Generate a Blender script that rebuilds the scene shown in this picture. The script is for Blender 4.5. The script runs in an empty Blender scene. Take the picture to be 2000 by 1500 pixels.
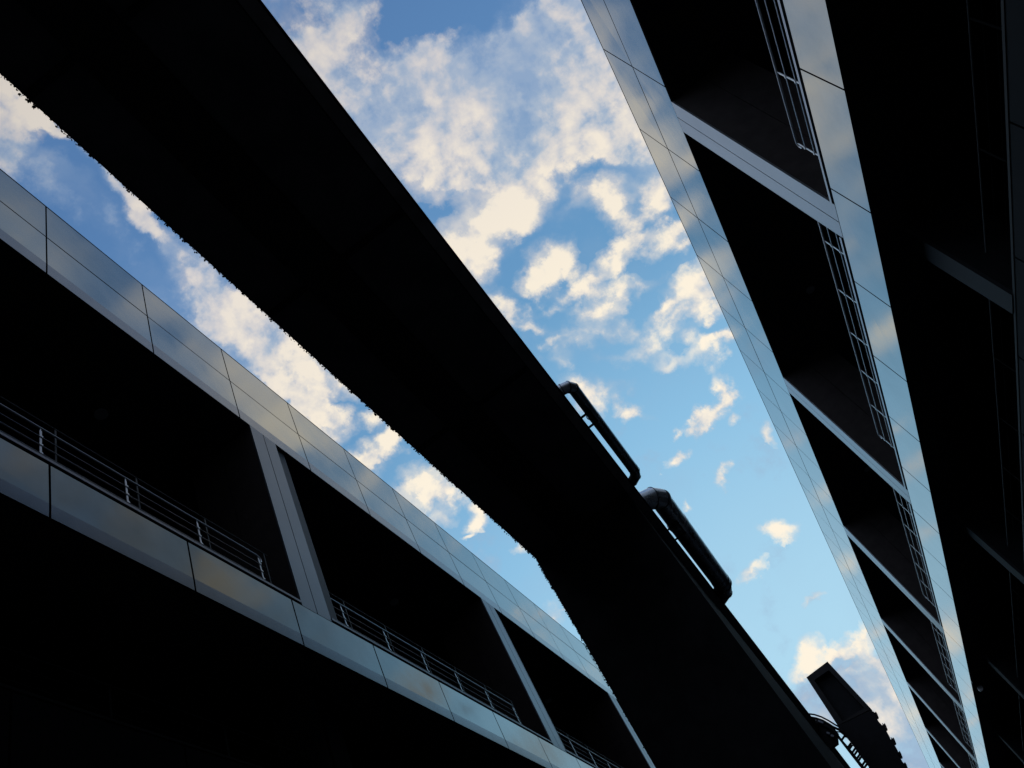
import bpy, math, random
from mathutils import Vector, Matrix
random.seed(7)
sc = bpy.context.scene
R = math.radians
EYE = 1.6                                   # eye height above the street

# ------------------------------------------------------------------ camera
cam_data = bpy.data.cameras.new('camera')
cam = bpy.data.objects.new('camera', cam_data)
sc.collection.objects.link(cam)
sc.camera = cam
cam_data.sensor_width = 36.0
cam_data.lens = 1614.05 / 2000 * 36
cam_data.clip_start = 0.05
cam_data.clip_end = 3000
right = Vector((0.79407, 0.45409, -0.40404))
up = Vector((0.60614, -0.54221, 0.58189))
fwd = Vector((-0.04516, 0.70697, 0.70580))
mw = Matrix.Identity(4)
for i in range(3):
    mw[i][0] = right[i]; mw[i][1] = up[i]; mw[i][2] = -fwd[i]
mw[2][3] = EYE
cam.matrix_world = mw

# ------------------------------------------------------------------ light
SUN_EL, SUN_AZ = 5.0, 265.0                 # low evening sun, hidden behind the left hand building
sc.view_settings.view_transform = 'Standard'
sc.view_settings.look = 'None'
sc.view_settings.exposure = 0.0
sc.view_settings.gamma = 1.0
sun_data = bpy.data.lights.new('sun', 'SUN')
sun_data.energy = 2.0
sun_data.angle = R(0.5)
sun_data.color = (1.0, 0.86, 0.68)
sun = bpy.data.objects.new('sun', sun_data)
sc.collection.objects.link(sun)
sd = Vector((math.sin(R(SUN_AZ)) * math.cos(R(SUN_EL)), math.cos(R(SUN_AZ)) * math.cos(R(SUN_EL)), math.sin(R(SUN_EL))))
sun.rotation_euler = sd.to_track_quat('Z', 'Y').to_euler()

# clouds: (east/height, north/height, half length, half width, turn, weight, brightness) on a flat cloud deck
CLOUDS = [
 (-0.307,0.264,0.0828,0.043,-1.522,0.42,0.35), (-0.308,0.327,0.0909,0.0339,-1.552,0.36,0.3), (-0.321,0.423,0.1044,0.0315,1.592,0.34,0.3), (-0.303,0.223,0.0465,0.0386,-3.031,0.6,0.5),
 (-0.343,0.505,0.0521,0.023,1.642,0.4,0.4), (-0.283,0.276,0.038,0.0149,1.674,-0.4,0.3), (0.24,0.583,0.0324,0.0186,-2.89,0.5,0.425), (0.122,0.916,0.0466,0.0256,-2.642,0.6,0.7),
 (0.072,0.921,0.0432,0.0213,-2.445,0.5,0.6), (0.035,0.94,0.0473,0.0163,-2.129,0.6,0.6), (0.144,0.912,0.0346,0.0283,-3.101,0.55,0.7), (0.203,1.083,0.0431,0.0268,-2.829,0.6,0.8),
 (0.162,1.012,0.0327,0.0209,3.107,0.5,0.7), (0.244,1.08,0.0448,0.0335,-3.116,0.7,0.8), (0.311,1.177,0.0383,0.028,-2.611,0.6,0.8), (0.311,1.249,0.0507,0.0199,-2.634,0.7,0.9),
 (0.043,0.986,0.046,0.0217,-2.667,0.6,0.7), (0.084,1.083,0.047,0.0162,-2.457,0.5,0.7), (0.231,1.003,0.0404,0.0206,-2.889,0.5,0.6), (0.118,0.861,0.0373,0.0255,-2.078,0.5,0.7),
 (0.243,0.878,0.0374,0.0205,-2.631,0.6,0.8), (0.193,0.932,0.0388,0.0193,-2.906,0.6,0.8), (0.215,0.514,0.0681,0.0569,-2.171,0.75,0.1275), (0.231,0.576,0.0975,0.0795,-2.089,0.8,0.1275),
 (0.179,0.561,0.0773,0.0545,-2.329,0.7,0.17), (0.003,0.463,0.0803,0.0661,-2.383,0.7,0.2125), (0.155,0.421,0.1607,0.057,-2.505,-1,0.255), (0.087,0.429,0.0741,0.0595,2.116,-0.7,0.255),
 (0.175,0.591,0.0628,0.0256,-2.434,-0.8,0.255), (0.219,0.598,0.0238,0.0194,-2.046,-0.7,0.255), (0.02,0.634,0.0594,0.0167,-2.404,-0.5,0.3), (0.212,0.734,0.0714,0.0194,-2.415,-0.5,0.255),
 (0.027,0.321,0.0353,0.0221,-2.549,-0.5,0.255), (0.025,0.371,0.1222,0.1011,0.888,1,0.6375), (0.078,0.361,0.0744,0.0456,-2.52,0.9,0.51), (-0.021,0.381,0.0729,0.0615,1.132,0.8,0.595),
 (0.024,0.455,0.0936,0.078,-2.384,0.75,0.255), (0.026,0.534,0.0979,0.0728,-2.711,0.8,0.255), (-0.025,0.5,0.0713,0.0672,1.594,0.6,0.3825), (0.066,0.513,0.086,0.0679,-2.319,0.75,0.17),
 (0.143,0.471,0.0772,0.0567,-2.401,1,0.595), (0.124,0.526,0.1468,0.0944,-2.397,1,0.2975), (0.082,0.553,0.1193,0.0844,-2.34,1,0.2975), (0.112,0.587,0.1095,0.0856,-2.216,1,0.425),
 (0.055,0.595,0.0852,0.0663,-2.222,1,0.6375), (0.109,0.622,0.0958,0.0597,-2.338,0.9,0.3825), (0.105,0.479,0.0565,0.0511,-2.122,0.7,0.34), (0.208,0.541,0.0773,0.0522,0.882,0.6,0.17),
 (0.262,0.518,0.1071,0.0626,0.823,0.8,0.17), (0.304,0.533,0.079,0.0621,-2.209,0.85,0.255), (0.284,0.582,0.1323,0.0524,0.942,1,0.765), (0.294,0.633,0.1038,0.0619,0.894,0.9,0.3825),
 (0.292,0.705,0.1112,0.0659,0.939,0.95,0.51), (0.235,0.636,0.1001,0.0578,-2.363,1,0.68), (0.275,0.701,0.1072,0.0605,-2.337,1,0.4675), (0.191,0.651,0.1005,0.0596,-2.342,1,0.3825),
 (0.238,0.7,0.102,0.0558,-2.499,1,0.7225), (0.141,0.659,0.0908,0.0672,-2.809,1,0.425), (0.114,0.57,0.0766,0.0564,-2.297,0.9,0.595), (0.185,0.696,0.0867,0.0468,-2.346,0.9,0.51),
 (0.306,0.777,0.0922,0.0675,-1.966,0.9,0.595), (0.155,0.603,0.0793,0.0433,-2.388,0.8,0.255), (0.172,0.53,0.0673,0.0464,-2.369,0.7,0.255), (0.305,0.852,0.0704,0.0428,-2.206,0.7,0.6),
 (0.116,0.687,0.0615,0.0188,-2.578,0.5,0.3), (0.166,0.731,0.0601,0.0249,-2.376,0.4,0.3), (0.108,0.718,0.0666,0.0511,-2.646,1.1,1), (0.046,0.711,0.0759,0.0694,-2.799,1.1,0.9),
 (0.002,0.727,0.0599,0.0559,-2.46,0.9,0.8), (-0.007,0.766,0.0614,0.0461,2.754,0.8,0.9), (0.096,0.828,0.0618,0.0484,2.951,1.05,0.95), (0.064,0.84,0.0447,0.0325,-1.996,0.8,0.9),
 (0.228,0.801,0.0743,0.0412,-2.547,1,0.85), (0.229,0.842,0.046,0.0338,-1.851,0.8,0.9), (0.281,0.871,0.0502,0.0318,-2.152,0.8,0.8), (0.167,0.787,0.0473,0.0217,-2.338,0.4,0.3),
 (0.224,0.91,0.0725,0.0336,-2.913,0.85,0.8), (0.184,0.905,0.0455,0.0365,-2.591,0.7,0.7), (0.156,0.977,0.0751,0.0435,-2.878,0.95,0.9), (0.12,0.984,0.0563,0.0336,-2.13,0.7,0.8),
 (0.101,1.024,0.0792,0.038,-2.416,0.75,0.7), (0.287,0.944,0.0701,0.0318,-2.782,0.8,0.8), (0.318,0.947,0.0468,0.0233,-2.268,0.7,0.9), (0.299,1.068,0.0706,0.0626,-2.745,0.95,0.95),
 (0.298,1.133,0.0716,0.0452,-1.876,0.8,0.9), (0.248,1.128,0.0837,0.0302,-2.792,0.75,0.8), (0.156,1.128,0.0769,0.0453,-2.697,0.95,0.95), (0.184,1.2,0.0642,0.0277,-2.393,0.85,0.95),
 (0.269,1.248,0.0586,0.0445,-2.553,1,0.95), (0.252,1.18,0.0527,0.0228,-2.219,0.5,0.8), (0.147,1.071,0.0588,0.0237,-2.256,0.6,0.7), (0.01,0.873,0.0714,0.033,-1.953,0.85,0.75),
 (0.008,0.831,0.0391,0.0301,1.552,0.7,0.8), (0.027,1.038,0.0433,0.0291,-1.921,0.6,0.8), (0.057,1.023,0.0821,0.0228,-2.296,0.55,0.6), (0.096,0.905,0.0755,0.0177,-2.346,0.35,0.3),
 (0.033,1.153,0.0652,0.0518,1.422,0.8,0.7), (0.081,1.245,0.0835,0.0228,-1.834,0.65,0.6), (0.081,1.273,0.0389,0.0256,2.632,0.6,0.8), (0.015,1.107,0.0498,0.0311,-1.985,0.6,0.8),
 (0.088,1.189,0.0735,0.0243,-2.24,0.4,0.4), (0.254,1.353,0.0744,0.0237,1.603,0.95,0.95), (0.215,1.4,0.0763,0.0397,-3.039,1,0.95), (0.167,1.405,0.0468,0.0375,1.116,0.85,0.95),
 (0.233,1.462,0.0354,0.0196,-1.884,0.6,0.9), (0.11,1.485,0.0457,0.0302,-2.298,1,1), (0.176,1.649,0.0409,0.0288,1.497,1,1), (0.116,1.4,0.0364,0.0147,1.832,0.7,0.9),
 (0.214,2.009,0.0991,0.0495,-2.014,1.1,1), (0.093,2.109,0.085,0.0505,-2.503,1,1), (0.195,2.482,0.0611,0.034,-1.905,0.8,0.9), (0.055,1.633,0.0199,0.0108,-1.762,0.7,0.9),
 (0.314,1.647,0.0784,0.0197,1.584,0.5,0.8), (-0.299,1.673,0.0279,0.0132,-1.891,0.8,0.8), (0.084,2.871,0.159,0.069,1.489,1,0.95), (0.227,2.956,0.1356,0.1032,1.668,1.1,0.95),
 (0.302,3.03,0.2552,0.0619,1.557,1.1,0.95), (0.16,2.986,0.1601,0.0641,-2.322,0.7,0.8), (0.236,3.383,0.4709,0.1555,-1.727,1.2,0.05), (0.12,3.486,0.579,0.1818,-1.592,1.2,-0.05),
 (0.015,3.323,0.421,0.1249,-1.496,0.9,0.15), (0.212,3.207,0.099,0.0707,1.111,0.9,0.9), (0.29,3.782,0.5141,0.1545,-1.666,1.2,0.75), (0.212,4.017,0.3382,0.1135,1.542,1.2,1),
 (0.293,4.499,0.7797,0.2062,-1.67,1.2,-0.1), (0.316,3.617,0.2281,0.0707,-1.759,0.9,0.8), (0.131,4.094,0.3747,0.1075,-1.645,0.9,0.75), (0.333,5.169,0.9806,0.2314,-1.664,1,0.2),
 (0.287,3.231,0.2345,0.0781,-1.791,1,0.5), (-0.273,0.212,0.052,0.0451,-1.171,1.1,0.9), (-0.273,0.244,0.0316,0.026,-1.32,1,0.95), (-0.262,0.194,0.0309,0.0241,2.811,1,0.9),
 (-0.32,0.238,0.0471,0.0396,-3.059,0.8,0.3), (-0.337,0.262,0.0349,0.0297,2.976,0.6,0.5), (-0.262,0.294,0.0578,0.0164,-1.563,0.85,0.6), (-0.264,0.336,0.0565,0.0192,-1.554,0.9,0.6),
 (-0.274,0.383,0.0556,0.0196,1.654,0.85,0.6), (-0.276,0.418,0.0447,0.0173,-1.767,0.7,0.6), (-0.276,0.461,0.055,0.0247,-1.556,0.8,0.55), (-0.268,0.259,0.0273,0.0149,-1.557,0.8,0.6),
 (-0.284,0.515,0.0671,0.0502,-1.33,0.9,0.6), (-0.304,0.556,0.0822,0.0467,-1.564,1.1,0.95), (-0.27,0.578,0.0715,0.0398,-1.513,1,0.8), (-0.301,0.624,0.1125,0.0484,-1.563,1.15,0.95),
 (-0.258,0.65,0.0857,0.0417,-1.545,1,0.75), (-0.309,0.7,0.0822,0.0362,-1.548,1.1,0.95), (-0.287,0.745,0.0702,0.0439,-1.454,0.9,0.6), (-0.319,0.774,0.0803,0.0273,-1.565,0.9,0.7),
 (-0.249,0.787,0.0531,0.0405,1.903,1,0.9), (-0.312,0.829,0.0554,0.0256,-1.637,0.9,0.8), (-0.27,0.878,0.0346,0.0252,-1.948,1,0.9), (-0.349,0.556,0.0423,0.0261,1.743,0.6,0.5),
 (-0.304,0.939,0.0706,0.0448,-2.839,1,0.95), (-0.341,0.938,0.0396,0.027,-1.968,0.8,0.9), (-0.267,0.941,0.0362,0.0344,2.695,0.9,0.9), (-0.278,1.074,0.0776,0.0542,-2.184,1.1,1),
 (-0.318,1.082,0.0589,0.045,2.765,1.1,1), (-0.274,1.131,0.045,0.0405,1.87,0.9,0.9), (-0.326,1.146,0.0538,0.0303,1.957,0.7,0.9), (-0.273,1.22,0.057,0.0396,1.923,1,0.95),
 (-0.307,1.241,0.0442,0.0217,1.596,0.8,0.9), (-0.333,1.263,0.0205,0.011,-1.969,0.7,0.9), (-0.27,1.363,0.0221,0.0216,1.417,0.6,0.9), (-0.339,0.583,0.0681,0.049,-0.484,0.5,0.2),
 (-0.352,0.651,0.0676,0.0514,-0.678,0.75,0.45), (-0.338,0.793,0.0693,0.043,-0.339,1,0.85), (-0.355,0.85,0.0779,0.0458,-0.319,0.9,0.7), (-0.343,0.737,0.0511,0.0385,-0.619,0.6,0.5),
 (-0.341,0.968,0.0694,0.0431,-0.353,0.5,0.5), (-0.361,1.065,0.0468,0.0355,-0.725,0.5,0.5), (-0.348,1.676,0.0833,0.0511,-0.942,0.8,0.7), (-0.364,2.01,0.0846,0.048,-1.216,0.9,0.9),
 (-0.336,2.367,0.115,0.0593,-1.31,0.9,0.9), (-0.342,3.049,0.1673,0.0762,-1.343,1,0.9), (-0.358,3.431,0.1996,0.0838,-1.368,0.8,0.7), (-0.355,4.047,0.3268,0.1264,-1.378,1.2,0.9),
 (-0.357,4.457,0.3007,0.1042,-1.418,1,0.7), (-0.625,0.795,0.0924,0.057,-0.792,0.9,0), (-0.633,0.886,0.1,0.0613,2.296,0.95,0.25), (-0.628,1,0.1203,0.0712,-0.767,1.05,0.6),
 (-0.635,1.578,0.0927,0.0482,1.928,1.05,0.95), (-0.594,1.613,0.05,0.025,1.864,0.5,0.5), (-0.628,2.195,0.1023,0.06,1.951,0.8,0.7), (-0.611,2.606,0.102,0.051,1.834,0.8,0.8),
 (-0.624,1.985,0.0554,0.036,2.097,0.6,0.6), (-0.669,2.204,0.0631,0.0391,2.041,0.7,0.6), (-0.618,3.548,0.2531,0.1178,1.795,1.1,0.75), (-0.617,3.317,0.1433,0.0455,1.72,0.8,0.5),
 (-0.618,4.285,0.2953,0.084,1.695,1.15,1), (-0.611,4.96,0.3092,0.1023,1.705,1.1,0.9), (-0.583,5.585,0.4158,0.0879,1.656,0.9,0.7), (0.386,0.334,0.1293,0.0662,-1.703,0.8,0.25),
 (0.343,0.505,0.064,0.0325,1.566,0.8,0.5), (0.364,0.653,0.1023,0.0359,1.587,1.2,1), (0.371,0.775,0.089,0.0408,1.534,1.3,1.1), (0.41,0.774,0.0599,0.0317,1.461,0.9,0.8),
 (0.362,0.867,0.0815,0.0296,1.57,0.7,0.5), (0.362,1.013,0.0757,0.0261,1.567,0.6,0.5), (0.357,0.945,0.0704,0.0197,1.592,0.6,0.5), (0.405,1.61,0.0949,0.0226,1.558,0.9,0.85),
 (0.419,1.785,0.108,0.0241,1.553,0.9,0.85), (0.359,1.673,0.0828,0.0192,1.576,0.7,0.7), (0.39,2.01,0.1258,0.026,1.565,0.9,0.8), (0.635,0.649,0.1381,0.0499,-1.656,0.6,0.1),
 (0.658,0.972,0.1103,0.052,-1.762,1.9,2.2), (0.657,0.841,0.094,0.0346,-1.679,0.7,0.3), (0.666,1.596,0.1459,0.0565,-1.73,1.6,1.7), (0.664,2.207,0.233,0.0479,-1.629,1.3,1.1),
 (0.669,1.787,0.1067,0.029,-1.657,0.6,0.5), (0.621,2.485,0.1646,0.0312,-1.611,0.7,0.7),
]


world = bpy.data.worlds.new('World')
sc.world = world
world.use_nodes = True
NT = world.node_tree
NT.nodes.clear()
class N:
    """tiny helper to write node graphs"""
    def __init__(s, nt): s.nt = nt
    def new(s, t, ins=(), **kw):
        n = s.nt.nodes.new(t)
        for k, v in kw.items(): setattr(n, k, v)
        for i, v in ins:
            if hasattr(v, 'is_output') or hasattr(v, 'links'): s.nt.links.new(v, n.inputs[i])
            else: n.inputs[i].default_value = v
        return n
    def m(s, op, a, b=0.0, c=0.0, clamp=False):
        n = s.new('ShaderNodeMath', [(0, a), (1, b), (2, c)], operation=op); n.use_clamp = clamp
        return n.outputs[0]
    def ss(s, v, lo, hi, a=0.0, b=1.0):
        n = s.new('ShaderNodeMapRange', [(0, v), (1, lo), (2, hi), (3, a), (4, b)], interpolation_type='SMOOTHSTEP')
        return n.outputs[0]
    def lin(s, v, lo, hi, a=0.0, b=1.0):
        return s.new('ShaderNodeMapRange', [(0, v), (1, lo), (2, hi), (3, a), (4, b)]).outputs[0]
    def vm(s, op, a, b=(0, 0, 0), sc_=None):
        n = s.new('ShaderNodeVectorMath', [(0, a), (1, b)], operation=op)
        if sc_ is not None: n.inputs['Scale'].default_value = sc_
        return n.outputs[0]
    def mix(s, f, a, b, mode='MIX'):
        n = s.new('ShaderNodeMix', data_type='RGBA', blend_type=mode)
        for i, v in ((0, f), (6, a), (7, b)):
            if hasattr(v, 'links'): s.nt.links.new(v, n.inputs[i])
            else: n.inputs[i].default_value = v
        return n.outputs[2]
w = N(NT)
tc = w.new('ShaderNodeTexCoord').outputs['Generated']
sep = w.new('ShaderNodeSeparateXYZ', [(0, tc)])
zc = w.m('MAXIMUM', sep.outputs[2], 0.035)
U = w.m('DIVIDE', sep.outputs[0], zc)
V = w.m('DIVIDE', sep.outputs[1], zc)
P = w.new('ShaderNodeCombineXYZ', [(0, U), (1, V)]).outputs[0]
def noise(vec, scale, detail, rough=0.5, off=(0, 0, 0), dist=0.0, out='Fac'):
    v = w.vm('ADD', vec, off)
    return w.new('ShaderNodeTexNoise', [('Vector', v), ('Scale', scale), ('Detail', detail), ('Roughness', rough), ('Distortion', dist)]).outputs[out]
# two scales of drift so that the cloud outlines are torn, not oval
w1 = w.vm('SCALE', w.vm('SUBTRACT', noise(tc, 15.0, 2, 0.5, (3.1, 7.7, 0), out='Color'), (0.5, 0.5, 0.5)), sc_=0.060)
w2 = w.vm('SCALE', w.vm('SUBTRACT', noise(tc, 52.0, 4, 0.62, (9.1, 1.7, 0), out='Color'), (0.5, 0.5, 0.5)), sc_=0.030)
DW = w.vm('ADD', w.vm('ADD', tc, w1), w2)
sw = w.new('ShaderNodeSeparateXYZ', [(0, DW)])
zw = w.m('MAXIMUM', sw.outputs[2], 0.035)
PW = w.new('ShaderNodeCombineXYZ', [(0, w.m('DIVIDE', sw.outputs[0], zw)), (1, w.m('DIVIDE', sw.outputs[1], zw))]).outputs[0]
S = 0.0; Bt = 0.0
for (cx, cy, a, b, rot, wt, br) in CLOUDS:
    mp = w.new('ShaderNodeMapping', [('Vector', PW), ('Location', (cx, cy, 0)), ('Rotation', (0, 0, rot)), ('Scale', (a, b, 1))], vector_type='TEXTURE')
    g = w.new('ShaderNodeTexGradient', [('Vector', mp.outputs[0])], gradient_type='SPHERICAL').outputs['Fac']
    S = w.m('MULTIPLY_ADD', g, wt, S)
    Bt = w.m('MULTIPLY_ADD', g, wt * br, Bt)
# duller sheets to either side and behind, over the two buildings
east = w.m('MULTIPLY', w.ss(U, 0.27, 0.5), w.ss(V, 0.95, 1.9, 1.0, 0.0))
west = w.m('MULTIPLY', w.ss(w.m('MULTIPLY', U, -1.0), 0.33, 0.52), w.ss(V, 0.9, 1.7, 1.0, 0.0))
sheet = w.m('MAXIMUM', w.m('MAXIMUM', east, west), w.ss(V, 0.05, -0.3))
S = w.m('MULTIPLY_ADD', sheet, 0.8, S); Bt = w.m('MULTIPLY_ADD', sheet, 0.22, Bt)
bright = w.m('DIVIDE', Bt, w.m('MAXIMUM', S, 0.05))
n1 = noise(tc, 16.0, 8, 0.57, (0, 0, 2.0), 0.1)
n1b = noise(tc, 16.0, 5, 0.57, (-0.010, 0.006, 2.012), 0.1)
n3 = noise(tc, 46.0, 6, 0.6, (5, 1, 0))
nb = noise(tc, 9.0, 5, 0.55, (2, 8, 1.0), 0.2)
Sc = w.m('MINIMUM', S, 1.02)
dens = w.m('MULTIPLY_ADD', w.m('SUBTRACT', n1, 0.5), 1.8, w.m('MULTIPLY_ADD', w.m('SUBTRACT', n3, 0.5), 1.1, Sc))
alpha = w.ss(dens, 0.08, 1.0)
wisp = w.ss(w.m('MULTIPLY_ADD', w.m('SUBTRACT', nb, 0.5), 1.2, Sc), -0.08, 0.85, 0.0, 0.68)
alpha = w.m('MAXIMUM', alpha, wisp)
relief = w.m('SUBTRACT', n1, n1b)
# clear air: Nishita, pulled towards the blue of the photograph
sky = w.new('ShaderNodeTexSky', sky_type='NISHITA', sun_disc=False, sun_elevation=R(SUN_EL), sun_rotation=R(SUN_AZ), altitude=50, air_density=1.0, dust_density=0.4, ozone_density=2.0).outputs[0]
el = w.new('ShaderNodeMapRange', [(0, sep.outputs[1]), (1, 0.30), (2, 0.95), (3, 0.0), (4, 1.0)], interpolation_type='LINEAR').outputs[0]
ramp = w.new('ShaderNodeValToRGB', [(0, el)])
cr = ramp.color_ramp
cr.elements[0].position = 0.0; cr.elements[0].color = (0.10, 0.225, 0.47, 1)
cr.elements[1].position = 1.0; cr.elements[1].color = (0.50, 0.80, 0.99, 1)
for p_, c_ in ((0.28, (0.125, 0.285, 0.56, 1)), (0.55, (0.155, 0.37, 0.64, 1)), (0.78, (0.30, 0.60, 0.87, 1))):
    e_ = cr.elements.new(p_); e_.color = c_
air = w.mix(0.88, w.mix(1.0, sky, (0.25, 0.25, 0.25, 1), 'MULTIPLY'), w.mix(1.0, ramp.outputs[0], (10, 10, 10, 1), 'MULTIPLY'))
# clouds: lavender grey in their own shade, cream where the low sun reaches them
tone = w.m('MULTIPLY_ADD', w.m('SUBTRACT', nb, 0.5), 1.5, bright)
tone = w.m('MULTIPLY_ADD', relief, 1.9, tone)
tone = w.m('MULTIPLY_ADD', w.m('SUBTRACT', w.m('MINIMUM', dens, 1.1), 0.75), 0.50, tone)
cram = w.new('ShaderNodeValToRGB', [(0, tone)])
cr = cram.color_ramp
cr.elements[0].position = 0.0; cr.elements[0].color = (0.33, 0.46, 0.63, 1)
cr.elements[1].position = 1.0; cr.elements[1].color = (1.0, 0.90, 0.74, 1)
for p_, c_ in ((0.35, (0.46, 0.555, 0.66, 1)), (0.7, (0.78, 0.745, 0.70, 1))):
    e_ = cr.elements.new(p_); e_.color = c_
cloud = w.mix(1.0, cram.outputs[0], w.mix(w.ss(sep.outputs[1], 0.38, 0.72), (9.7, 9.9, 10.9, 1), (10, 10, 10, 1)), 'MULTIPLY')
# the deck overhead and behind the viewer is duller than the one ahead
amb = w.m('MULTIPLY', w.lin(sep.outputs[1], 0.15, 0.75, 0.66, 1.0), w.ss(U, 0.44, 0.66, 1.0, 0.30))
cloud = w.mix(1.0, cloud, w.new('ShaderNodeCombineXYZ', [(0, amb), (1, amb), (2, amb)]).outputs[0], 'MULTIPLY')
skycol = w.mix(alpha, air, cloud)
bg = w.new('ShaderNodeBackground', [(0, skycol), (1, 0.1)])
w.new('ShaderNodeOutputWorld', [(0, bg.outputs[0])])

# ------------------------------------------------------------------ materials
def mat(name, col, rough=0.5, metal=0.0, var=0.0, vscale=3.0, bump=0.0, bscale=8.0, stretch=(1, 1, 1), spec=0.5, rvar=0.0):
    m = bpy.data.materials.new(name); m.use_nodes = True
    nt = m.node_tree; h = N(nt)
    b = nt.nodes['Principled BSDF']
    b.inputs['Metallic'].default_value = metal
    b.inputs['Roughness'].default_value = rough
    b.inputs['Specular IOR Level'].default_value = spec
    tc = h.new('ShaderNodeTexCoord').outputs['Object']
    mp = h.new('ShaderNodeMapping', [('Vector', tc), ('Scale', stretch)]).outputs[0]
    n = h.new('ShaderNodeTexNoise', [('Vector', mp), ('Scale', vscale), ('Detail', 6), ('Roughness', 0.6)]).outputs['Fac']
    a = tuple(c * (1 - var) for c in col) + (1,); c2 = tuple(min(1, c * (1 + var)) for c in col) + (1,)
    f = h.lin(n, 0.3, 0.7)
    nt.links.new(h.mix(f, a, c2), b.inputs['Base Color'])
    if rvar:
        nt.links.new(h.lin(n, 0.3, 0.7, rough * (1 - rvar), rough * (1 + rvar)), b.inputs['Roughness'])
    if bump:
        n2 = h.new('ShaderNodeTexNoise', [('Vector', mp), ('Scale', bscale), ('Detail', 3), ('Roughness', 0.5)]).outputs['Fac']
        bp = h.new('ShaderNodeBump', [('Strength', bump), ('Distance', 0.02), ('Height', n2)])
        nt.links.new(bp.outputs[0], b.inputs['Normal'])
    return m
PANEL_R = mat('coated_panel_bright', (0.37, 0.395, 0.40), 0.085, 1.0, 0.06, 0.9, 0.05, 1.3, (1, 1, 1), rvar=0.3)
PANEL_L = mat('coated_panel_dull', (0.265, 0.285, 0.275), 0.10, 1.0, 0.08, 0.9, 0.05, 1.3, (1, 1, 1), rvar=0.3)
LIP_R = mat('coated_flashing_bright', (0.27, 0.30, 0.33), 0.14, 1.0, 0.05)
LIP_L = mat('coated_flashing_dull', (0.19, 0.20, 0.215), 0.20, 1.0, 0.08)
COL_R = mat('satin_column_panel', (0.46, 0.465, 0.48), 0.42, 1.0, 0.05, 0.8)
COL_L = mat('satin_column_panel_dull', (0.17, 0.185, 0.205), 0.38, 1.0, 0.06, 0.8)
COL_LOW = mat('shaded_lower_column', (0.021, 0.023, 0.027), 0.65, 0.0, 0.06, 0.8)  # column panel darkened: the overhang's shade is in the colour
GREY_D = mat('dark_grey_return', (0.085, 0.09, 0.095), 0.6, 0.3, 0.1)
COL_SHADE = mat('shaded_lower_cladding', (0.006, 0.006, 0.007), 0.9, 0.0, 0.1, spec=0.03)  # cladding colour carries the deep shade of the left lower storey
STEEL_B = mat('dimmed_rail', (0.07, 0.068, 0.068), 0.6, 1.0)  # steel darkened for shaded lower rails and the faint ghost rail
STEEL_BB = mat('shade_darkened_rail', (0.010, 0.010, 0.010), 0.9, 0.0, spec=0.05)  # rail steel with the shade under the overhang put into its colour
JOINT = mat('black_joint_backing', (0.008, 0.009, 0.011), 0.9, 0.0, spec=0.1)
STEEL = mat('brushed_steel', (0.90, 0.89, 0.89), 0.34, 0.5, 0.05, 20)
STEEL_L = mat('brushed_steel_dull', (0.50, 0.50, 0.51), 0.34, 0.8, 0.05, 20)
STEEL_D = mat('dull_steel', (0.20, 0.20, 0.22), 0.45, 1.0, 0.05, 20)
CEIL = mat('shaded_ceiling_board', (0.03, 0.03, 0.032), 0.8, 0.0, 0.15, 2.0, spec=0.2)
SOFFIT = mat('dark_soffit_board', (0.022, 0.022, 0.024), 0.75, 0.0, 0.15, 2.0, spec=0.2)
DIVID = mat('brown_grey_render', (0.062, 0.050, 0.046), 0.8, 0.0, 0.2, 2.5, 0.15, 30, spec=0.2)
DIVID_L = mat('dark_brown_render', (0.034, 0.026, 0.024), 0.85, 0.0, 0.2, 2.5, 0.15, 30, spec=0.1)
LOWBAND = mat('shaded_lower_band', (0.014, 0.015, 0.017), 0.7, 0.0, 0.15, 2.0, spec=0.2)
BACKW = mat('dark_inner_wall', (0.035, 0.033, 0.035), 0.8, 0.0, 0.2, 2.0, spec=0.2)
GLASS = mat('dark_window_glass', (0.01, 0.012, 0.015), 0.08, 0.0, 0.0, spec=0.5)
FRAME = mat('dark_window_frame', (0.03, 0.03, 0.03), 0.5, 0.3)
LAMP = mat('frosted_lamp_cover', (0.35, 0.35, 0.36), 0.5)
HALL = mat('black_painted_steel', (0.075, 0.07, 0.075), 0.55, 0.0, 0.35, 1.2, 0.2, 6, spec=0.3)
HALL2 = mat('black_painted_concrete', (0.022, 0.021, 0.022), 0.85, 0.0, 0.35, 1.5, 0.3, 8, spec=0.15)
TRIM = mat('weathered_edge_trim', (0.24, 0.21, 0.205), 0.75, 0.0, 0.3, 2.0, spec=0.3)
PIPE = mat('galvanised_duct', (0.88, 0.91, 0.94), 0.30, 0.9, 0.18, 5.0, 0.06, 14, rvar=0.3)
PIPE_D = mat('galvanised_duct_dim', (0.46, 0.50, 0.55), 0.30, 0.95, 0.25, 4.0, 0.08, 10, rvar=0.3)  # same duct metal, darker: its dimmer reflection is put into the colour
SEAM = mat('duct_seam', (0.02, 0.022, 0.025), 0.6, 0.4)
IRON = mat('dark_iron', (0.012, 0.012, 0.014), 0.65, 0.3, 0.3, 3.0, 0.2, 12, spec=0.3)  # near-black iron with random mottling
IRON2 = mat('dark_iron_rim', (0.026, 0.023, 0.023), 0.6, 0.3, 0.3, 3.0, 0.2, 12, spec=0.3)
LEAF = mat('ivy_leaf', (0.035, 0.05, 0.02), 0.6, 0.0, 0.5, 6.0, spec=0.3)
STEM = mat('ivy_stem', (0.05, 0.035, 0.025), 0.8)
ASPH = mat('asphalt', (0.05, 0.05, 0.052), 0.9, 0.0, 0.25, 4.0, 0.4, 60)
PAVE = mat('paving', (0.16, 0.155, 0.15), 0.85, 0.0, 0.2, 2.0, 0.3, 30)
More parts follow.
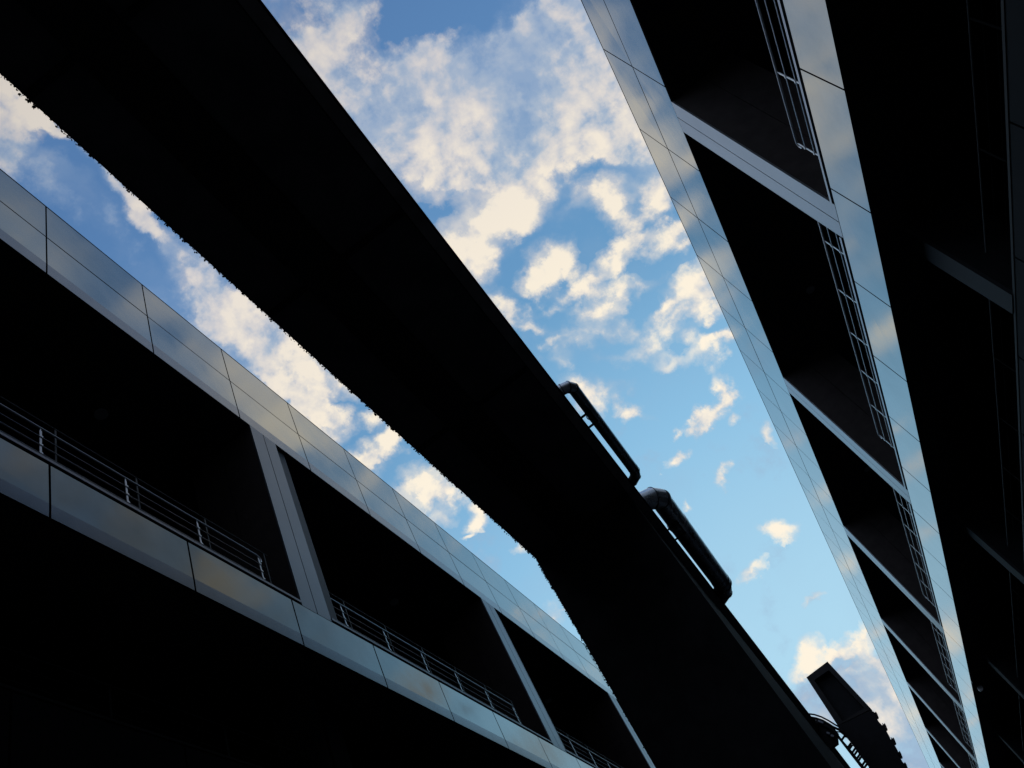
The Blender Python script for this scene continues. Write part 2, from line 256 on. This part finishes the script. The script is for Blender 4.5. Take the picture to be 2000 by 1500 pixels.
PAINT = mat('road_paint', (0.7, 0.7, 0.68), 0.7, 0.0, 0.1, 20)
KERB = mat('kerb_stone', (0.25, 0.245, 0.24), 0.8, 0.0, 0.15, 6)

# ------------------------------------------------------------------ mesh helpers
class MB:
    def __init__(s): s.v = []; s.f = []
    def panel(s, x0, x1, y0, y1, z0, z1, side):
        # sheet with its own slight tilt, as hung panels have
        j = [random.uniform(0, .0045) * side for _ in range(4)]
        i = len(s.v)
        s.v += [(x0 + j[0], y0, z0), (x1, y0, z0), (x1, y1, z0), (x0 + j[1], y1, z0), (x0 + j[2], y0, z1), (x1, y0, z1), (x1, y1, z1), (x0 + j[3], y1, z1)]
        s.f += [tuple(i + k for k in q) for q in ((0, 3, 2, 1), (4, 5, 6, 7), (0, 1, 5, 4), (1, 2, 6, 5), (2, 3, 7, 6), (3, 0, 4), (3, 4, 7))]
        return s
    def box(s, x0, x1, y0, y1, z0, z1):
        if x0 > x1: x0, x1 = x1, x0
        i = len(s.v)
        s.v += [(x0, y0, z0), (x1, y0, z0), (x1, y1, z0), (x0, y1, z0), (x0, y0, z1), (x1, y0, z1), (x1, y1, z1), (x0, y1, z1)]
        s.f += [tuple(i + k for k in q) for q in ((0, 3, 2, 1), (4, 5, 6, 7), (0, 1, 5, 4), (1, 2, 6, 5), (2, 3, 7, 6), (3, 0, 4, 7))]
        return s
    def prism(s, pts, ext):
        """pts: polygon, ext: vector of extrusion"""
        n = len(pts); i = len(s.v); e = Vector(ext)
        s.v += [tuple(p) for p in pts] + [tuple(Vector(p) + e) for p in pts]
        s.f.append(tuple(range(i + n - 1, i - 1, -1))); s.f.append(tuple(range(i + n, i + 2 * n)))
        for k in range(n):
            a, b = i + k, i + (k + 1) % n
            s.f.append((a, b, b + n, a + n))
        return s
    def tube(s, path, r, seg=16, caps=True, mitre=True):
        path = [Vector(p) for p in path]; n = len(path); i0 = len(s.v)
        rs = r if isinstance(r, (list, tuple)) else [r] * n
        ref = None
        for k, p in enumerate(path):
            a = (path[k] - path[k - 1]).normalized() if k else (path[1] - path[0]).normalized()
            b = (path[k + 1] - path[k]).normalized() if k < n - 1 else a
            t = (a + b).normalized()
            if ref is None:
                ref = t.orthogonal().normalized()
            else:
                ref = (ref - t * ref.dot(t)).normalized()
            u = ref; v = t.cross(u)
            st = 1.0 / max(0.5, a.dot(t))
            bend = (b - a)
            bd = (bend - t * bend.dot(t))
            bd = bd.normalized() if bd.length > 1e-4 else None
            for j in range(seg):
                an = 2 * math.pi * j / seg
                d = u * math.cos(an) + v * math.sin(an)
                if bd is not None: d = d + bd * d.dot(bd) * (st - 1)
                s.v.append(tuple(p + d * rs[k]))
        for k in range(n - 1):
            for j in range(seg):
                a = i0 + k * seg + j; b = i0 + k * seg + (j + 1) % seg
                s.f.append((a, b, b + seg, a + seg))
        if caps:
            s.f.append(tuple(i0 + j for j in reversed(range(seg))))
            s.f.append(tuple(i0 + (n - 1) * seg + j for j in range(seg)))
        return s
    def build(s, name, m, parent=None, smooth=False):
        me = bpy.data.meshes.new(name)
        off = Vector(parent['_base']) if parent is not None else Vector((0, 0, 0))
        me.from_pydata([tuple(Vector(v) - off) for v in s.v], [], s.f)
        me.update()
        o = bpy.data.objects.new(name, me); sc.collection.objects.link(o)
        me.materials.append(m)
        if smooth:
            for p in me.polygons: p.use_smooth = True
            me.set_sharp_from_angle(angle=R(17))
        if parent is not None: o.parent = parent; o['_base'] = tuple(parent['_base'])
        else: o['_base'] = (0.0, 0.0, 0.0)
        return o
def thing(name, label, cat, base=(0, 0, 0), group=None):
    o = bpy.data.objects.new(name, None); sc.collection.objects.link(o)
    o.location = base; o['_base'] = tuple(float(b) for b in base)
    o['label'] = label; o['category'] = cat
    if group: o['group'] = group
    return o
def structure(name, mb, m):
    o = mb.build(name, m); o['kind'] = 'structure'; return o
Z = lambda z: z + EYE          # heights below are measured from the eye

# ------------------------------------------------------------------ street
structure('ground', MB().box(-1500, 1500, -1500, 1500, -0.6, -0.02), PAVE)
structure('road', MB().box(-3.2, 6.0, -400, 600, -0.018, 0.0), ASPH)
structure('pavement', MB().box(6.17, 9.6, -60, 130, -0.018, 0.125), PAVE)
structure('kerb', MB().box(6.0, 6.165, -60, 130, -0.018, 0.13), KERB)
mk = MB()
for k in range(-5, 22): mk.box(1.35, 1.47, k * 6.0, k * 6.0 + 3.0, 0.0, 0.004)
structure('road_markings', mk, PAINT)

# ------------------------------------------------------------------ the two facades
Y0, Y1 = -26.4, 123.0
COLS = {+1: [14.1 + 13.55 * k for k in range(-3, 9)], -1: [13.98 + 13.25 * k for k in range(-3, 9)]}
JY = [13.05 + 3.09 * n for n in range(-12, 36) if Y0 + 0.2 < 13.05 + 3.09 * n < Y1 - 0.2]
def facade(side, X, label, PAN, LIP, COL):
    s = side; COLY = COLS[s]
    zt, zm, zb, zc, zd = (21.76, 20.10, 18.40, 11.90, 10.73) if s > 0 else (21.72, 20.08, 18.36, 11.87, 10.64)
    zt, zm, zb, zc, zd = map(Z, (zt, zm, zb, zc, zd))
    b = thing('building', label, 'building', (X + s * 6, (Y0 + Y1) / 2, 0.0))
    G = 0.022
    def bx(mb, d0, d1, y0, y1, z0, z1): return mb.box(X + s * d0, X + s * d1, y0, y1, z0, z1)
    # solid mass behind the cladding
    mb = MB(); bx(mb, .06, 12, Y0, Y1, zb + .03, zt - .03); bx(mb, .0, 12.1, Y0 - .05, Y1 + .05, zt + .02, zt + .06); mb.build('roof_slab', JOINT, b)
    ys = [Y0] + JY + [Y1]
    mb = MB()
    for a, c in zip(ys[:-1], ys[1:]):
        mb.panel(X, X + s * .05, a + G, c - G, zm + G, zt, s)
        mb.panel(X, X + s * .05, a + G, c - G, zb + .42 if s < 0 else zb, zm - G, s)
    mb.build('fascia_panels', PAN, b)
    if s < 0:
        mb = MB()
        for a, c in zip(ys[:-1], ys[1:]):
            z1 = zb + .42
            mb.prism([(X, a + G, z1), (X + s * .05, a + G, z1), (X + s * .058, a + G, zb), (X + s * .008, a + G, zb)], (0, c - a - 2 * G, 0))
        mb.build('drip_edge', LIP, b)
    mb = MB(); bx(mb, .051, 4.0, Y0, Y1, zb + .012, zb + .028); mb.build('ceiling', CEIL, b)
    # lower band
    mb = MB(); bx(mb, .06, 12, Y0, Y1, zd + .03, zc - .03); mb.build('floor_slab', JOINT, b)
    mb = MB(); ya = [y for y in ys]
    lipz = .30
    for a, c in zip(ya[:-1], ya[1:]):
        mb.panel(X, X + s * .05, a + G, c - G, zd + (lipz if s < 0 else 0), zc, s)
    mb.build('balcony_band', PAN, b)
    if s < 0:
        mb = MB()
        for a, c in zip(ya[:-1], ya[1:]):
            z1 = zd + lipz
            mb.prism([(X, a + G, z1), (X + s * .05, a + G, z1), (X + s * .056, a + G, zd), (X + s * .006, a + G, zd)], (0, c - a - 2 * G, 0))
        mb.build('drip_edge', LIP, b)
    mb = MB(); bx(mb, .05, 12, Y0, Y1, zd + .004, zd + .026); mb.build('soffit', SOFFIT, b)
    # end walls and recessed back wall
    mb = MB(); bx(mb, .1, 12, Y0, Y0 + .3, Z(-1.6), zb); mb.build('end_wall', BACKW, b)
    mb = MB(); bx(mb, .1, 12, Y1 - .3, Y1, Z(-1.6), zb); mb.build('end_wall', BACKW, b)
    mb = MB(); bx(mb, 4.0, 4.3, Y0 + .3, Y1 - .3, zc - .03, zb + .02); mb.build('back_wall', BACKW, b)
    for cy in COLY[:-1]:
        yy = cy + 6.8
        if yy > 60: break
        fr = MB(); w0, w1 = yy - 2.4, yy + 2.4
        bx(fr, 3.9, 3.996, w0, w1, zc + .02, zc + .12); bx(fr, 3.9, 3.996, w0, w1, zc + 2.9, zc + 3.0)
        for q in (w0, yy - .8, yy + .8, w1 - .06): bx(fr, 3.9, 3.996, q, q + .06, zc + .12, zc + 2.9)
        f = fr.build('window', FRAME, b)
        g = MB(); bx(g, 3.93, 3.98, w0 + .06, yy - .8, zc + .12, zc + 2.9); bx(g, 3.93, 3.98, yy - .74, yy + .8, zc + .12, zc + 2.9); bx(g, 3.93, 3.98, yy + .86, w1 - .06, zc + .12, zc + 2.9)
        g.build('pane', GLASS, f)
    # columns (two clad strips with a joint) with deep divider walls behind them
    for k, cy in enumerate(COLY):
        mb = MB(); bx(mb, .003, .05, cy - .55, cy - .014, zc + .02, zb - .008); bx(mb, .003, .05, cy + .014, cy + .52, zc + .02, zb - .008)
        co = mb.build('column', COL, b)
        mb = MB(); bx(mb, .06, 1.05, cy - .53, cy + .5, zc + .0, zb + .01); bx(mb, 1.075, 2.1, cy - .53, cy + .5, zc + .0, zb + .01)
        bx(mb, 1.05, 1.075, cy - .50, cy + .47, zc, zb + .01)
        mb.build('divider_wall', DIVID if s > 0 else DIVID_L, b)
        if s < 0:
            mb = MB(); bx(mb, .12, .8, cy + .502, cy + 1.05, zc + .0, zb + .01); mb.build('pilaster', GREY_D, b)
    # coping with its shadow gap and the railing of each bay
    offs = {+1: (.14,), -1: (.14,)}
    for k in range(len(COLY) - 1):
        a, c = COLY[k] + .55, COLY[k + 1] - .56
        if c < -14: continue
        mb = MB(); bx(mb, -.012, .30, a, c, zc + .075, zc + .14); mb.build('coping', STEEL_D if s < 0 else COL, b)
        mb = MB(); bx(mb, .03, .28, a, c, zc - .03, zc + .074); mb.build('kerb_upstand', JOINT, b)
        # railing: the posts stop short of the far column
        p0 = 3.09 if k == 2 else COLY[k] + (2.1 if k > 3 else 1.45)
        n = 6
        posts = [p0 + 1.865 * j for j in range(n)]
        posts = [p for p in posts if p < c - .5]
        e = posts[-1]
        rx = X + s * .14; zr = zc + 1.08
        hr = MB().tube([(rx, a, zr), (rx, e - .05, zr), (rx, e + .03, zr - .02), (rx, e + .075, zr - .07), (rx, e + .08, zr - .13), (rx, e + .04, zr - .17)], .024 if s > 0 else .020, 10)
        rl = bpy.data.objects.new('railing', None); sc.collection.objects.link(rl); rl.parent = b; rl['_base'] = tuple(b['_base'])
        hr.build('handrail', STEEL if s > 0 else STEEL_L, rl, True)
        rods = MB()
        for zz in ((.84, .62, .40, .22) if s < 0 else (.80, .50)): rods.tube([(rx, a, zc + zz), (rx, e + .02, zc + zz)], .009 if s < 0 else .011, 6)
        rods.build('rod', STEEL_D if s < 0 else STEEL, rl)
        for py in posts:
            po = MB().box(rx - .008, rx + .008, py - .022, py + .022, zc + .14, zc + 1.0)
            po.tube([(rx, py, zc + .99), (rx, py, zr - .015)], .01, 6)
            po.box(rx - .05, rx + .05, py - .05, py + .05, zc + .141, zc + .152)
            for zz in ((.84, .62, .40) if s < 0 else (.80, .50)): po.box(rx - s * .022, rx + s * .014, py - .036, py + .036, zc + zz - .018, zc + zz + .018)
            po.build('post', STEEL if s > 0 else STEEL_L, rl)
        # ghost reflection of the railing, modelled as a dim second rail
        if s < 0:
            ix = X + s * .22; zi = zc + 1.42
            ir = MB().tube([(ix, a + .55, zi), (ix, e + .5, zi)], .016, 8)
            for py in posts: ir.box(ix - .008, ix + .008, py + .36, py + .40, zc + .5, zi)
            for zz in (.72, .95): ir.tube([(ix, a + .55, zc + zz), (ix, e + .5, zc + zz)], .007, 6)
            for py in posts: ir.box(ix - .012, ix + .012, py + .35, py + .41, zc, zc + .5)
            ir.build('ghost_rail', STEEL_B, rl)
        # round ceiling light
        cl = MB(); lx, ly = X + s * 2.12, COLY[k] - .65 + 10.3
        for yy in ((ly,) if k != 2 else (ly,)):
            cl.tube([(lx, yy, zb + .015), (lx, yy, zb - .05)], .16, 20)
            cl.build('ceiling_light', LAMP, b, True)
    # lower storey, set back under the overhang, its shade put into the colours
    q = .70
    LC = COL_LOW if s > 0 else COL_SHADE; LS = STEEL_B if s > 0 else STEEL_BB
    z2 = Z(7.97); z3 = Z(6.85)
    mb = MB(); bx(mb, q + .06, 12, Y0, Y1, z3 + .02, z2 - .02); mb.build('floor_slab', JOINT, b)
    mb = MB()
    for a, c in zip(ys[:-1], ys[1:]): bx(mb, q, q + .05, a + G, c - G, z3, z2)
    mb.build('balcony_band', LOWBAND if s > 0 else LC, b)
    mb = MB(); bx(mb, q - .012, q + .28, Y0, Y1, z2 + .012, z2 + .06); mb.build('coping', LS, b)
    mb = MB(); bx(mb, q + 3.0, q + 3.3, Y0 + .3, Y1 - .3, z2 - .02, zd + .003); mb.build('back_wall', BACKW, b)
    for kk in range(-2, 8):
        cy = 14.45 + 13.9 * kk
        mb = MB(); bx(mb, q - .03, q + .05, cy - .29, cy + .29, z2 + .062, zd + .002); mb.build('column', LC, b)
        mb = MB(); bx(mb, q + .06, q + 1.2, cy - .26, cy + .26, z2 + .062, zd + .002); mb.build('divider_wall', SOFFIT, b)
    for k in range(len(COLY) - 1):
        a, c = COLY[k] + .53, COLY[k + 1] - .56
        if c < -14: continue
        rl = bpy.data.objects.new('railing', None); sc.collection.objects.link(rl); rl.parent = b; rl['_base'] = tuple(b['_base'])
        rx = X + s * (q + .10); zr = z2 + .74
        MB().tube([(rx, a, zr), (rx, c, zr)], .02, 8).build('handrail', LS, rl, True)
        mb = MB()
        for zz in (.25, .5): mb.tube([(rx, a, z2 + zz), (rx, c, z2 + zz)], .007, 6)
        mb.build('rod', STEEL_BB, rl)
        j = 0
        while COLY[k] + 2.9 + 2.5 * j < c - .3:
            py = COLY[k] + 2.9 + 2.5 * j; j += 1
            MB().box(rx - .007, rx + .007, py - .02, py + .02, z2 + .06, zr - .015).build('post', STEEL_BB, rl)
    # street level wall with tall windows
    mb = MB(); wy = Y0 + .3
    bx(mb, q + .6, q + .9, Y0 + .3, Y1 - .3, Z(-1.6) + .12, z3 + .02); mb.build('street_wall', BACKW, b)
    for cy in COLY[1:-2]:
        for dy in (4.5, 9.0):
            yy = cy + dy
            fr = MB(); bx(fr, q + .54, q + .598, yy - 1.5, yy + 1.5, 1.0, 1.1); bx(fr, q + .54, q + .598, yy - 1.5, yy + 1.5, 5.6, 5.7)
            for v_ in (-1.5, -.03, 1.44): bx(fr, q + .54, q + .598, yy + v_, yy + v_ + .06, 1.1, 5.6)
            f = fr.build('window', FRAME, b)
            g = MB(); bx(g, q + .56, q + .59, yy - 1.44, yy - .03, 1.1, 5.6); bx(g, q + .56, q + .59, yy + .03, yy + 1.44, 1.1, 5.6); g.build('pane', GLASS, f)
    return b
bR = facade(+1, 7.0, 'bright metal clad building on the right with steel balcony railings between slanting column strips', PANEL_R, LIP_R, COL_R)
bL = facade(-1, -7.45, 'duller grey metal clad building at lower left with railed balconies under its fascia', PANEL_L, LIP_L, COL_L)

# ------------------------------------------------------------------ small floodlight under the right hand soffit
fl = thing('floodlight', 'small pale floodlight under the overhang of the bright right hand building', 'floodlight', (7.24, 46.6, Z(10.73)))
MB().tube([(7.24, 46.6, Z(10.73)), (7.24, 46.6, Z(10.55))], .03, 8).build('bracket', STEEL_D, fl, True)
MB().tube([(7.24, 46.35, Z(10.47)), (7.24, 46.55, Z(10.47)), (7.24, 46.8, Z(10.5))], [.13, .12, .08], 14).build('lamp_body', STEEL, fl, True)

# ------------------------------------------------------------------ dark building overhead
XW, XE, H = -3.69, -0.075, Z(14.0)
hb = thing('overhead_building', 'long black building crossing overhead between the two metal clad facades', 'building', (-1.9, 40, 0))
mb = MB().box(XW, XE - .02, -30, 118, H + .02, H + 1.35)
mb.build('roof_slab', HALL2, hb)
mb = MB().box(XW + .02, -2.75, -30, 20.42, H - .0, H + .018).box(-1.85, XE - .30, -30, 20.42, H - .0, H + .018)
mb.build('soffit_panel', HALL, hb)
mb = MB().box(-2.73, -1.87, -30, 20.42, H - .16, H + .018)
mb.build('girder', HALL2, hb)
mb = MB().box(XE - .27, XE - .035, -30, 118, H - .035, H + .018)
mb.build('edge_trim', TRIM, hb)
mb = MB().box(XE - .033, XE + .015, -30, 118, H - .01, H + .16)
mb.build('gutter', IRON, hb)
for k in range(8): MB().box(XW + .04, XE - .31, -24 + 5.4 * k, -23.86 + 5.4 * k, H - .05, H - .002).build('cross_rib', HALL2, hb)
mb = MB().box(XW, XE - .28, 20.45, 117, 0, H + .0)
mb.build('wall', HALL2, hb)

# ------------------------------------------------------------------ ivy along the left edge and down the corner
def leaf(mb, c, r):
    ax = Vector((random.uniform(-1, 1), random.uniform(-1, 1), random.uniform(-1, 1))).normalized()
    u = ax.orthogonal().normalized(); v = ax.cross(u)
    i = len(mb.v)
    pts = ((0, -1), (.75, -.55), (.95, .25), (.35, .45), (0, 1.15), (-.35, .45), (-.95, .25), (-.75, -.55))
    for a, b in pts: mb.v.append(tuple(Vector(c) + (u * a + v * b) * r + ax * (0.12 * r * (abs(a)))))
    mb.f.append(tuple(range(i, i + 8)))
ivy = thing('ivy', 'ragged ivy hanging along the left edge of the black overhead building', 'climbing plant', (XW, 5, H))
lv = MB(); st = MB()
y = -12.0
ph = [random.uniform(0, 6) for _ in range(4)]
def amp(t): return .5 + .5 * (math.sin(t * 2.1 + ph[0]) * .4 + math.sin(t * 5.3 + ph[1]) * .35 + math.sin(t * 11.7 + ph[2]) * .25)
while y < 20.5:
    a = amp(y)
    for _ in range(17):
        leaf(lv, (XW - (-.05 + (.065 + .03 * a) * random.random() ** 1.4), y + random.uniform(-.05, .05), H + random.uniform(-.02, .55)), random.uniform(.013, .033))
    if random.random() < .05:
        for q in range(5): leaf(lv, (XW - .012 - .006 * q, y + .01 * q, H + random.uniform(0, .08)), .02)
    y += .042
zz = H
while zz > 1.0:
    a = amp(zz)
    for _ in range(17):
        leaf(lv, (XW - (-.05 + (.065 + .03 * a) * random.random() ** 1.4), 20.45 + random.uniform(-.03, .5), zz + random.uniform(-.05, .05)), random.uniform(.014, .036))
    zz -= .042
for k in range(9):
    st.tube([(XW - .012, -12 + 3.6 * k + t * .6, H + .25 + .18 * math.sin(t * 1.7 + k)) for t in range(7)], .008, 5)
for k in range(4):
    st.tube([(XW - .012, 20.55 + .1 * k + .05 * math.sin(t + k), H - t * 1.2) for t in range(11)], .009, 5)
st.build('stem', STEM, ivy); lv.build('foliage', LEAF, ivy)

# ------------------------------------------------------------------ the two ducts
def duct(label, xc, r, ya, yb, yj, brk):
    zc = H + r + .06
    kz = (zc - EYE) / (H - EYE)
    xc = xc * kz; ya *= kz; yb *= kz; yj *= kz; r *= kz; brk = [d * kz for d in brk]
    o = thing('vent_duct', label, 'duct', (xc, (ya + yb) / 2, zc), 'ducts running along the edge of the overhead building')
    e = r * 1.05
    A = [(xc - 3.2 * e, ya - .02, zc + .0), (xc - 1.55 * e, ya, zc), (xc - .55 * e, ya + .38 * e, zc), (xc, ya + 1.35 * e, zc)]
    MB().tube(A, r, 28).build('elbow', PIPE, o, True)
    Bp = [(xc, yb - 1.9 * e, zc), (xc, yb - 1.0 * e, zc), (xc - .45 * e, yb + .55 * e, zc), (xc - 1.5 * e, yb + 1.35 * e, zc), (xc - 3.2 * e, yb + 1.5 * e, zc)]
    MB().tube(Bp, r, 28).build('elbow', PIPE_D, o, True)
    MB().tube([(xc, ya + 1.35 * e, zc), (xc, yj, zc)], r * .985, 28).build('pipe', PIPE if r > .2 else PIPE_D, o, True)
    MB().tube([(xc, yj, zc), (xc, yb - 1.9 * e, zc)], r * 1.01, 28).build('pipe', PIPE_D, o, True)
    def ring(p, d, rr, t=.012):
        d = Vector(d).normalized(); p = Vector(p)
        MB().tube([p - d * t, p + d * t], rr, 28).build('seam', SEAM, o, True)
    ring(A[1], Vector(A[2]) - Vector(A[0]), r * 1.05, .010); ring(A[2], Vector(A[3]) - Vector(A[1]), r * 1.07, .010); ring(A[3], (0, 1, 0), r * 1.04, .012)
    ring(Bp[0], (0, 1, 0), r * 1.045, .014); ring(Bp[1], Vector(Bp[2]) - Vector(Bp[0]), r * 1.05, .010); ring(Bp[2], Vector(Bp[3]) - Vector(Bp[1]), r * 1.08, .010); ring(Bp[3], Vector(Bp[4]) - Vector(Bp[2]), r * 1.04, .010)
    bd = MB(); bd.tube([(xc, yj - .16 * r / .15, zc), (xc, yj - .02, zc)], r * 1.035, 28); bd.build('flange_band', PIPE, o, True)
    ln = MB(); ln.box(xc - .02, xc + .02, yj + .1, yb - 2.2 * e, zc - r * 1.02 - .006, zc - r * 1.005); ln.build('lock_seam', PIPE_D, o)
    bk = MB()
    for d in brk:
        bk.box(XE - .1, xc + .03, d - .024, d + .024, zc - r - .06, zc - r - .015)
    bk.box(xc - .03, xc + .02, brk[0] - .06, brk[-1] + .02, zc - r - .014, zc - r + .01) if len(brk) > 1 else None
    bk.tube([(xc + math.sin(t / 10 * math.pi) * (r + .02) * (-1 if True else 1), yj - .22, zc + math.cos(t / 10 * math.pi) * (r + .02)) for t in range(11)], .014, 8)
    bk.build('bracket', IRON, o)
    return o
duct('thinner dark duct with elbows along the edge of the black overhead building', .215, .15, 15.25, 20.05, 16.95, (16.35, 16.85))
duct('wider dark duct with pale upper elbow along the edge of the black overhead building', .325, .325, 21.45, 29.2, 23.8, (23.0, 23.75))

# ------------------------------------------------------------------ exhaust tower beyond the ducts
YT = 50.0
def tp(a, c, d=0.0): return Vector((a * YT, YT + d, Z(c * YT)))
tw = thing('exhaust_tower', 'black exhaust tower with open rectangular hood rising between the buildings at lower right', 'exhaust tower', (1.9, YT, 0))
o1 = [tp(.0212, .3348), tp(.0512, .3353), tp(.0522, .330), tp(.0552, .2696), tp(.0155, .2758)]
i1 = [tp(.0262, .3275), tp(.0463, .3270), tp(.0500, .2745), tp(.0225, .2765)]
mb = MB(); dep = Vector((0, .5, 0))
# frame as four thick bars round the opening
oc = [tp(.0212, .3348), tp(.0512, .3353), tp(.0552, .2696), tp(.0155, .2758)]
for k in range(4):
    a, b2 = oc[k], oc[(k + 1) % 4]; c, d = i1[(k + 1) % 4], i1[k]
    mb.prism([a, b2, c, d], dep)
mb.build('hood_frame', IRON2, tw)
mb = MB().prism([p + Vector((0, .52, 0)) for p in oc], (0, .9, 0)); mb.build('hood_back', IRON, tw)
# shaft with scalloped right edge
pts = [tp(.0155, .2755), tp(.0552, .2690)]
for (a, c) in ((.0545, .2640), (.0528, .2560), (.0530, .2520), (.0532, .2460), (.0508, .2400), (.0500, .2360), (.0505, .2310), (.0480, .2240), (.0462, .2200), (.0458, .2150), (.0440, .2090), (.0425, .2030), (.0415, .1960)):
    pts.append(tp(a, c))
pts += [tp(.040, -.03), tp(.0150, -.03), tp(.0149, .20), tp(.0150, .2450), tp(.0158, .262)]
mb = MB().prism([p + Vector((0, .02, 0)) for p in pts], (0, 1.7, 0)); mb.build('shaft', IRON, tw)
# lugs down the right hand edge
for (a, c) in ((.0552, .2640), (.0545, .2500), (.0520, .2345), (.0480, .2210), (.0450, .2100)):
    L = [tp(a + x_ * .66, c + z_ * .66, .3) for x_, z_ in ((-.0050, .0040), (-.0005, .0036), (.0002, .0062), (.0011, .0058), (.0010, .0038), (.0024, .0034), (.0030, .0046), (.0037, .0034), (.0034, .0012), (.0024, -.0010), (.0016, -.0038), (-.0006, -.0056), (-.0050, -.0020))]
    MB().prism(L, (0, .25, 0)).build('lug', IRON2, tw)

# curved walkway tube and hoops that link tower and hall
YL = 49.0
from_px = lambda a, c, d=0.0: Vector((a * YL, YL + d, Z(c * YL)))
ld = thing('caged_ladder', 'dark caged ladder with curved hoops beside the black exhaust tower', 'ladder', (.6, YL, 0))
mb = MB()
for (a, th) in ((.0086, .05), (.0100, .04)):
    mb.tube([from_px(.0082, .2760), from_px(a, .250), from_px(a + .001, -.02)], th, 8)
mb.box(.36, .50, YL + .1, YL + .3, 0, Z(.272 * YL))
mb.build('stile', IRON, ld)
for c in (.2628, .2535, .2513, .2470, .2440, .2400, .2375, .2320, .2290, .2245):
    MB().tube([from_px(.0088, c - .001), from_px(.0152, c + .001)], .055, 8).build('rung', IRON, ld)
for (pts_, th) in (([(-.010, .3060), (-.0060, .3050), (-.0023, .3027), (.0027, .2983), (.0073, .2922), (.0110, .2851), (.0134, .2791), (.0156, .2742), (.0160, .270)], .045),
                   ([(-.010, .3000), (-.0022, .2976), (.0016, .2940), (.0060, .2880), (.0085, .2824), (.0105, .2772), (.0138, .2720), (.0162, .2674), (.0155, .2614)], .07),
                   ([(-.0060, .2930), (.0010, .2880), (.0060, .2800), (.0086, .2740), (.0088, .2680)], .11),
                   ([(.0077, .2800), (.0100, .2720), (.0135, .2690), (.0150, .2640)], .035)):
    MB().tube([from_px(a, c) for a, c in pts_], th, 10).build('hoop', IRON, ld, True)
mb = MB()
pl = [from_px(-.006, .300), from_px(.001, .2925), from_px(.0058, .286), from_px(.0082, .278), from_px(.0080, .268), from_px(.0040, .262), from_px(-.006, .262)]
mb.prism(pl, (0, .4, 0)); mb.build('landing', IRON, ld)
mb = MB()
for a, c in ((.0022, .2890), (.0034, .2868), (.0036, .2700), (.0018, .2745)):
    mb.tube([from_px(a - .0008, c + .0010, -.10), from_px(a + .0012, c - .0016, -.10)], .085, 10)
mb.build('glint', STEEL_D, ld, True)  # pale glints on the dark tube, modelled as short steel bars

bpy.context.view_layer.update()
